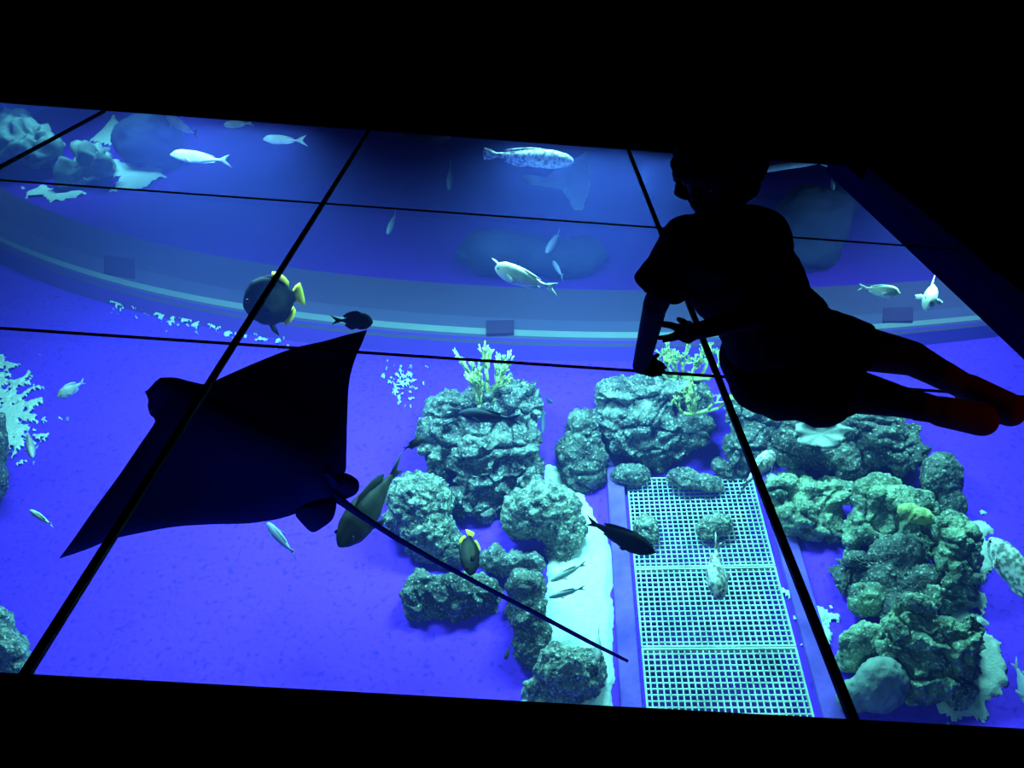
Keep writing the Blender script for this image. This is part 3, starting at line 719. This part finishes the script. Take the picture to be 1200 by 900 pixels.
fish('angelfish', 'dark fish with yellow tail and fin edges, nose down before the mossy mound', (550,674), (551,621), 24, .62, prof='disc', mat='fish_angel', tailmat='fish_yellow', tf=.14, tailf='round', dors=.2, anal=.2, edge='fish_yellow', roll=60)
fish('dark_fish', 'black fish over the curb beside the grating', (768,648), (686,609), 25, .55, prof='torpedo', mat='fish_dark', tf=.16, dors=.2, anal=.2)
fish('mottled_fish', 'mottled pale fish below the child, tail over the grating top', (905,530), (866,577), 20, .6, prof='puffer', mat='fish_spot', tf=.26, tailf='fork', dors=.2, anal=.2)
fish('mottled_fish', 'mottled pale fish nose down over the grating', (844,703), (832,632), 24, .7, prof='torpedo', mat='fish_spot', tf=.22, bend=.3, dors=.2, anal=.2, roll=40)
fish('sand_fish', 'upper of two slender fish on the white sand', (645,681), (688,659), 9, .86, prof='slim', mat='fish_sand', tf=.2)
fish('sand_fish', 'lower of two slender fish on the white sand', (643,700), (687,688), 8, .86, prof='slim', mat='fish_sand', tf=.2)
fish('sand_fish', 'small upright fish beside the pitted coral lump', (700,776), (702,734), 9, .8, prof='slim', mat='fish_sand', tf=.25)
fish('small_wrasse', 'tiny dark curved fish left of the trunk rock', (592,773), (598,756), 5, .85, prof='slim', mat='fish_olive', tf=.2, pect=False)
fish('small_wrasse', 'thin dark fish standing along the right flank of the tall craggy boulder', (636,508), (636,472), 6, .8, prof='slim', mat='fish_blue', tf=.2, pect=False)
fish('small_wrasse', 'tiny dark fish between the craggy boulder and the leaning stone', (648,472), (638,466), 4, .85, prof='slim', mat='fish_blue', tf=.2, pect=False)
fish('grouper', 'mottled bluish fish cut by the right picture edge beside the reef', (1160,630), (1225,720), 34, .7, prof='torpedo', mat='fish_spot', tf=.15, tailf='round')
fish('pale_fish', 'smooth pale fish at the lower right picture edge', (1215,835), (1187,772), 20, .7, prof='torpedo', mat='fish_dim', tf=.2)

# ------------------------------------------------------------------ eagle ray
ZR = -.42
def build_ray():
    outline = [(170,459),(177,456),(190,452),(205,449),(222,450),(238,455),(247,449),(275,436),(310,421),(345,408),(380,400),(405,393),(430,387),(426,398),(415,424),(409,450),(407,490),(406,530),(405,552),(398,561),(392,585),(380,590),(360,594),(345,602),(325,608),(290,613),(250,614),(205,617),(165,624),(130,632),(100,644),(70,654),(85,634),(110,598),(140,557),(165,520),(182,494),(176,486),(173,476),(174,469)]
    # centripetal resample: smooth, keep the tips
    P = [Vector((p[0], p[1])) for p in outline]; tips = {12, 31, 0}
    sm = []
    n = len(P)
    for i in range(n):
        p0, p1, p2, p3 = P[i-1], P[i], P[(i+1) % n], P[(i+2) % n]
        if i in tips: p0 = p1
        if (i+1) % n in tips: p3 = p2
        m = max(2, int((p2-p1).length/7))
        for q in range(m):
            t = q/m
            sm.append(.5*((2*p1)+(p2-p0)*t+(2*p0-5*p1+4*p2-p3)*t*t+(3*p1-p0-3*p2+p3)*t**3))
    head = atz(172,462,ZR); tailr = atz(396,580,ZR); c = (head+tailr)/2
    fx = (tailr-head).normalized(); root = empty('eagle_ray', Matrix.Translation(c))
    tag(root, 'large black ray with spread pointed wings and a long whip tail', 'ray')
    B = [atz(p.x, p.y, ZR)-c for p in sm]
    b2 = [Vector((p.x, p.y)) for p in B]
    xs = [p.x for p in b2]; ys = [p.y for p in b2]; st = .022; inner = []
    def inside(q):
        r = False; m = len(b2)
        for i in range(m):
            a, b = b2[i], b2[(i+1) % m]
            if (a.y > q.y) != (b.y > q.y) and q.x < (b.x-a.x)*(q.y-a.y)/(b.y-a.y)+a.x: r = not r
        return r
    BN = np.array([tuple(p) for p in b2]); E0 = BN; E1 = np.roll(BN, -1, 0)
    def dist(q):
        d = E1-E0; t = np.clip(((np.array(q)-E0)*d).sum(1)/((d*d).sum(1)+1e-12), 0, 1)
        return float(np.min(np.hypot(*(E0+d*t[:, None]-np.array(q)).T)))
    y = min(ys)
    while y < max(ys):
        x = min(xs)
        while x < max(xs):
            q = Vector((x, y))
            if inside(q) and dist((x, y)) > st*.6: inner.append(q)
            x += st
        y += st
    vs, es, fs, *_ = delaunay_2d_cdt(b2+inner, [], [list(range(len(b2)))], 1, 1e-6)
    a2 = Vector((fx.x, fx.y)); nrm = Vector((-a2.y, a2.x)); half = (tailr-head).length/2
    V = []; nb = []
    for sgn in (1, -1):
        for v in vs:
            d = dist((v.x, v.y)); s = v.dot(a2)/half; w = abs(v.dot(nrm))
            core = math.exp(-(w/.16)**2)*max(0, 1-abs(s)**3*.75)
            hd = math.exp(-((s+.8)/.22)**2-(w/.075)**2)
            ed = min(1, (d/.05))**.5
            t = (.010+.075*core*(1 if sgn > 0 else .7)+.035*hd*(1 if sgn > 0 else .5))*ed
            wing = .10*(w/.8)**2
            V.append(Vector((v.x, v.y, wing*0+sgn*max(t, .0015))))
    m = len(vs); Fs = []
    for f in fs:
        f = tuple(f); ar = sum(vs[f[i]].x*vs[f[(i+1) % 3]].y-vs[f[(i+1) % 3]].x*vs[f[i]].y for i in range(3))
        if ar < 0: f = f[::-1]
        Fs.append(f); Fs.append(tuple(i+m for i in f[::-1]))
    ec = {}
    for f in Fs[::2]:
        for i in range(3): ec[(f[i], f[(i+1) % 3])] = 1
    for (i, j) in list(ec):
        if (j, i) not in ec: Fs.append((j, i, i+m, j+m))
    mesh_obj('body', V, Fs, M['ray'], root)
    def flat(name, pts, th, z=0):
        sp = []
        for i in range(len(pts)):
            p0, p1, p2, p3 = (Vector(pts[(i+q) % len(pts)]) for q in (-1, 0, 1, 2))
            for q in range(4):
                t = q/4; sp.append(.5*((2*p1)+(p2-p0)*t+(2*p0-5*p1+4*p2-p3)*t*t+(3*p1-p0-3*p2+p3)*t**3))
        Q = [atz(*p, ZR)-c for p in sp]; n = len(Q); ce = sum(Q, Vector())/n
        Vv = [q+Vector((0,0,z+th*.3)) for q in Q]+[ce+Vector((0,0,z+th))]+[q+Vector((0,0,z-th*.3)) for q in Q]+[ce+Vector((0,0,z-th))]
        ff = []
        for i in range(n):
            j = (i+1) % n; ff += [(i, j, n), (n+1+j, n+1+i, 2*n+1), (j, i, n+1+i, n+1+j)]
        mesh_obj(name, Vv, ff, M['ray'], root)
    flat('pelvic_fin', [(388,556),(405,556),(418,563),(421,570),(416,578),(405,583),(392,584),(384,572)], .02)
    flat('pelvic_fin', [(392,582),(394,592),(390,606),(380,615),(366,622),(354,612),(346,600),(360,590),(378,584)], .02)
    tl = [atz(x, yy, ZR-dz)-c for x, yy, dz in ((384,572,0),(397,585,0),(420,602,.0),(460,628,.0),(510,657,.0),(570,689,.0),(630,720,.0),(690,752,.0),(736,775,.0))]
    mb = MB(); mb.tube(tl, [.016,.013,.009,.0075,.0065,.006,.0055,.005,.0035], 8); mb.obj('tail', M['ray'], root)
    mb = MB(); u = Vector((0,0,1)); q = tl[0]; d = (tl[1]-tl[0]).normalized()
    mb.add([q-d*.05+u*.03, q+d*.04+u*.02, q+d*.06+u*.06, q+d*.02+u*.065, q-d*.05+u*.03+nrm.to_3d()*.008, q+d*.04+u*.02+nrm.to_3d()*.008], [(0,1,2,3),(4,3,2,5),(0,3,4),(1,5,2),(0,4,5,1)])
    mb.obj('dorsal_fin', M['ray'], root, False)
    for p in ((186,454), (180,484)):
        mb = MB(); r = .012; mb.ellipsoid(atz(*p, ZR)-c+Vector((0,0,.015)), (Vector((r,0,0)), Vector((0,r,0)), Vector((0,0,r))), 10, 6); mb.obj('eye', M['eye'], root)
build_ray()

# ------------------------------------------------------------------ child sitting on the glass
def build_child():
    base = atz(930, 470, 0); root = empty('person', Matrix.Translation(base))
    tag(root, 'child with curly hair and dark clothes leaning on one hand on the glass floor', 'person')
    L = lambda p: p-base
    pelA, pelB = L(atz(898,428,.125)), L(atz(952,450,.108))
    waist = L(aty(895,372,1.66)); chest = L(aty(868,305,1.645)); neck0 = L(aty(858,258,1.64)); neck = L(aty(853,232,1.625)); head = L(aty(841,198,1.61))
    shA = L(aty(797,290,1.62)); shB = L(aty(886,268,1.66))
    elA = L(aty(768,358,1.66)); wrA = L(atz(751,429,.03)); 
    elB = L(aty(880,372,1.50)); wrB = L(aty(812,389,1.47))
    hipN, knN, anN = L(atz(960,450,.10)), L(atz(1043,468,.062)), L(atz(1108,483,.045))
    hipF, knF, anF = L(atz(968,400,.14)), L(atz(1068,420,.10)), L(atz(1140,458,.055))
    toeN, toeF = L(atz(1140,488,.04)), L(atz(1178,477,.045))
    b = MB()
    b.cone(pelA, pelB, .085, .085); b.cone((pelA+pelB)/2, waist, .095, .085); b.cone(waist, chest, .088, .095)
    b.cone(chest, neck0, .085, .045); b.cone(neck0, neck, .032, .030); b.cone(neck, head, .03, .045)
    b.cone(chest+(shA-chest)*.3, shA, .055, .038); b.cone(chest+(shB-chest)*.3, shB, .055, .038)
    b.cone(shA, elA, .036, .031); b.cone(elA, wrA, .030, .023)
    b.cone(shB, elB, .034, .027); b.cone(elB, wrB, .026, .019)
    b.cone(hipN, knN, .07, .045); b.cone(knN, anN, .044, .03); b.cone(anN, toeN, .03, .024)
    b.cone(hipF, knF, .07, .048); b.cone(knF, anF, .047, .03); b.cone(anF, toeF, .03, .024)
    # head, face turned to the left and a little down
    u = Vector((-.05, .02, 1)).normalized(); fdir = Vector((-.50, -.58, -.64)); fdir = (fdir-u*fdir.dot(u)*.6).normalized(); sd = u.cross(fdir).normalized(); u = fdir.cross(sd)
    b.ellipsoid(head, (fdir*.080, sd*.064, u*.086)); b.ellipsoid(head+fdir*.022-u*.045, (fdir*.05, sd*.045, u*.045))
    b.ellipsoid(head+fdir*.082-u*.012, (fdir*.016, sd*.011, u*.016)); b.ellipsoid(head+fdir*.076-u*.045, (fdir*.011, sd*.022, u*.007)); b.ellipsoid(head+fdir*.07-u*.055, (fdir*.012, sd*.019, u*.007)); b.ellipsoid(head+fdir*.062-u*.075, (fdir*.016, sd*.018, u*.013))
    for s in (1, -1):
        b.ellipsoid(head+sd*.068*s-fdir*.005-u*.01, (fdir*.016, sd*.008, u*.024)); b.ellipsoid(head+fdir*.07+sd*.028*s+u*.016, (fdir*.012, sd*.018, u*.008))
    # planted hand: palm on the glass, fingers pointing right and away
    def hand(wr, palm_c, across, fingers, thumb, r=.0072):
        pn = (palm_c-wr).normalized(); n = pn.cross(across).normalized()
        b.ellipsoid(wr+(palm_c-wr)*.55, (pn*((palm_c-wr).length*.75), across*.027, n*.0125)); b.cone(wr, wr+(palm_c-wr)*.6, .0175, .016)
        for i, (kn, mid_, tip) in enumerate(fingers):
            b.cone(kn, mid_, r*1.12, r, 10); b.cone(mid_, tip, r, r*.82, 10)
            b.cone(wr+(palm_c-wr)*.35+across*(.018-.012*i), kn, .011, r*1.15, 10)
        k0, k1, k2 = thumb; b.cone(k0, k1, r*1.35, r*1.1, 10); b.cone(k1, k2, r*1.1, r*.85, 10)
    g = lambda x, y, z: L(atz(x, y, z))
    pal = g(763,434,.013); acr = (g(766,426,.013)-g(763,441,.013)).normalized()
    hand(wrA, pal, acr, [(g(766,427,.02), g(772,425,.02), g(777,427,.009)), (g(768,431,.02), g(775,429,.019), g(780,431,.009)), (g(767,435,.019), g(774,433,.018), g(778,435,.009)), (g(764,439,.017), g(770,438,.016), g(774,439,.008))], (g(757,425,.03), g(766,419,.032), g(771,416,.02)))
    yy = 1.45; a = lambda x, y, Y=yy: L(aty(x, y, Y))
    palB = a(797,390); acrB = (a(799,383)-a(799,397)).normalized()
    hand(wrB, palB, acrB, [(a(795,384,1.45), a(785,380,1.452), a(773,378,1.455)), (a(795,386,1.47), a(787,382,1.474), a(776,381,1.478)), (a(794,392,1.45), a(784,395,1.448), a(772,396,1.446)), (a(795,394,1.43), a(787,397,1.428), a(778,399,1.426))], (a(806,384,1.44), a(801,377,1.435), a(795,374,1.43)))
    V, Fs, N = fused(b, .0042, 4, .45)
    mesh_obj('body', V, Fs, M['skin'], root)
    for s in (1, -1):
        mb = MB(); mb.ellipsoid(head+fdir*.073+sd*.027*s+u*.004, (fdir*.009, sd*.011, u*.007), 12, 8); e_ = mb.obj('eye', M['eyewhite'], root)
        mb = MB(); mb.ellipsoid(head+fdir*.080+sd*.027*s+u*.003, (fdir*.003, sd*.005, u*.005), 10, 6); mb.obj('iris', M['eye'], e_)
    # T-shirt
    m = MB()
    m.cone(chest+(waist-chest)*.1, waist+(L(aty(915,410,1.66))-waist)*.6, .115, .124, 24, True, False)
    m.cone(L(aty(835,292,1.63)), L(aty(882,288,1.66)), .095, .092, 24)
    m.cone(L(aty(848,330,1.64)), L(aty(882,362,1.65)), .092, .098, 24)
    m.cone(L(aty(890,300,1.67)), L(aty(915,366,1.69)), .058, .066, 24, True, False)
    m.cone(L(aty(918,346,1.69)), L(aty(946,374,1.69)), .055, .062, 24, True, False)
    m.cone(shA+Vector((.02,0,.005)), shB, .052, .052, 20)
    m.cone(L(aty(806,280,1.62)), L(aty(777,336,1.64)), .058, .066, 28, True, False)
    m.cone(L(aty(795,295,1.62)), L(aty(752,335,1.63)), .045, .034, 24, True, False)
    m.cone(L(aty(886,274,1.66)), L(aty(888,335,1.57)), .054, .064, 24, True, False)
    m.cone(chest, neck0, .09, .052, 24, True, False)
    V, Fs, N = fused(m, .006, 3, .5)
    V = [p+n*(.006*noise.fractal(p*9, .8, 2, 4)) for p, n in zip(V, N)]
    mesh_obj('shirt', V, Fs, M['shirt'], root)
    # loose shorts
    m = MB()
    m.cone(pelA+Vector((.01,0,0)), pelB+Vector((.015,0,0)), .113, .108, 24); m.cone((pelA+pelB)/2, waist, .12, .105, 24)
    m.cone(L(atz(885,415,.14)), L(atz(900,440,.12)), .09, .098, 24); m.cone(L(aty(950,385,1.72)), L(atz(970,440,.10)), .070, .085, 24)
    m.cone(hipN, hipN+(knN-hipN)*.5, .085, .066, 24, True, False); m.cone(hipF, hipF+(knF-hipF)*.42, .085, .072, 24, True, False)
    V, Fs, N = fused(m, .0075, 5, .5)
    V = [p+n*(.006*noise.fractal(p*8+Vector((3,1,2)), .8, 2, 4)) for p, n in zip(V, N)]
    V = [Vector((p.x, p.y, max(p.z, .003))) for p in V]
    mesh_obj('shorts', V, Fs, M['shorts'], root)
    # hair: a cap of many curls, open at the face
    m = MB(); rnd = random.Random(4)
    for i in range(640):
        z = rnd.uniform(-.9, 1); ph = rnd.uniform(0, 2*math.pi); r = math.sqrt(1-z*z)
        d = fdir*(r*math.cos(ph))+sd*(r*math.sin(ph))+u*z
        if d.dot(fdir) > .62 and d.dot(u) < .12: continue
        if d.dot(u) < -.85: continue
        p = head+fdir*(-.006)+u*.010+fdir*(d.dot(fdir)*.080)+sd*(d.dot(sd)*.070)+u*(d.dot(u)*.082)
        rr = rnd.uniform(.012, .022); m.ellipsoid(p+d*rnd.uniform(0, .014), (fdir*rr, sd*rr, u*rr), 8, 6)
    m.ellipsoid(head-fdir*.016+u*.018, (fdir*.080, sd*.074, u*.082))
    V, Fs, N = fused(m, .006, 1, .4)
    V = [p+n*(.006*noise.fractal(p*60, .8, 2, 3)) for p, n in zip(V, N)]
    mesh_obj('hair', V, Fs, M['hair'], root)
    # socks and shoes
    for an, toe, kn, ex in ((anN, toeN, knN, L(atz(1148,490,.04))), (anF, toeF, knF, L(atz(1184,480,.045)))):
        m = MB(); m.cone(an+(kn-an)*.55, an, .040, .033, 20, False, True); V, Fs, N = fused(m, .005, 3); mesh_obj('sock', V, Fs, M['sock'], root)
        m = MB(); d = (toe-an).normalized(); f2 = Vector((-d.y, d.x, 0)).normalized()
        m.cone(an-d*.012, ex, .040, .042, 20); m.cone(an-d*.01-f2*.006, ex-f2*.010, .037, .041, 20)
        V, Fs, N = fused(m, .005, 3); V = [Vector((p.x, p.y, max(p.z, .003))) for p in V]
        sh = mesh_obj('shoe', V, Fs, M['shoe'], root)
build_child()

# ------------------------------------------------------------------ lights
def area(name, loc, target, sx, sy, power, col, spread=180):
    l = bpy.data.lights.new(name, 'AREA'); l.shape = 'RECTANGLE'; l.size = sx; l.size_y = sy; l.energy = power; l.color = col
    o = bpy.data.objects.new(name, l); COL.objects.link(o); o.location = loc
    l.spread = math.radians(spread)
    o.rotation_euler = (Vector(target)-Vector(loc)).to_track_quat('-Z', 'Y').to_euler()
    return o
CY = (.25, .98, 1.0)
def down(name, x, y, z, sx, sy, p, col, tilt=(0, 0), spread=160):
    return area(name, (x, y, z), (x+tilt[0], y+tilt[1], z-3), sx, sy, p, col, spread)
down('tank_lamp_reef', .5, 4.5, -.10, 1.0, .3, 185, CY, (0, -.4), 150)
down('tank_lamp_side', 2.7, 4.45, -.11, .7, .3, 78, CY, (0, -.4), 150)
down('tank_lamp_left', -1.7, 4.5, -.10, 1.0, .3, 160, (.25,.9,1.0), (0, -.4), 150)
down('fill_near', -.6, .2, -.12, 2.4, .4, 60, (.25,.8,1.0), (0, 0), 180)  # added fill light, unseen, lifts the shadows
down('added_far_left_light', -6.5, 12.0, -1.1, 1.4, .6, 85, (.25,.8,1.0))  # unseen light added to bring up the far left rocks
down('tank_lamp_ledge_left', -4.2, 6.4, -.40, 1.0, .5, 70, (.25,.8,1.0))
down('tank_lamp_far_right', 3.8, 6.2, -.40, .8, .4, 30, (.25,.7,1.0))
down('added_far_fish_light', -2.6, 6.0, -.28, .7, .3, 42, (.3,.95,1.0), (0, 0), 150)  # unseen light added to brighten the far fish
down('added_far_middle_light', .4, 6.0, -.30, .8, .3, 33, (.25,.85,1.0), (0, 0), 180)  # unseen light added for the speckled fish and the far sand
l = bpy.data.lights.new('red_side_glow', 'SPOT'); l.energy = 9; l.color = (1, .05, .02); l.shadow_soft_size = .08; l.spot_size = math.radians(23); l.spot_blend = .9  # unseen red lamp on the right, inferred from the red tint on the feet
o = bpy.data.objects.new('red_side_glow', l); COL.objects.link(o); o.location = (2.7, .7, .9)
o.rotation_euler = (atz(1215, 490, .03)-o.location).to_track_quat('-Z', 'Y').to_euler()

# ------------------------------------------------------------------ world, camera, view
w = bpy.data.worlds.new('night'); SC.world = w; w.use_nodes = True
w.node_tree.nodes['Background'].inputs['Color'].default_value = (.0004,.0004,.0014,1)
cam = bpy.data.cameras.new('camera'); cam.sensor_width = 36; cam.lens = F_PX/1200*36; cam.clip_end = 200; cam.clip_start = .02
co = bpy.data.objects.new('camera', cam); COL.objects.link(co)
Mc = Matrix((RIGHT, UP, -FWD)).transposed().to_4x4(); Mc.translation = CAM; co.matrix_world = Mc
SC.camera = co
SC.view_settings.view_transform = 'Standard'; SC.view_settings.look = 'None'; SC.view_settings.gamma = 1; SC.view_settings.exposure = 0
SC.view_settings.use_curve_mapping = False
SC.cycles.transparent_max_bounces = 24; SC.cycles.max_bounces = 8; SC.cycles.diffuse_bounces = 3; SC.cycles.volume_bounces = 0
SC.cycles.use_denoising = True
SC.cycles.caustics_reflective = False; SC.cycles.caustics_refractive = False
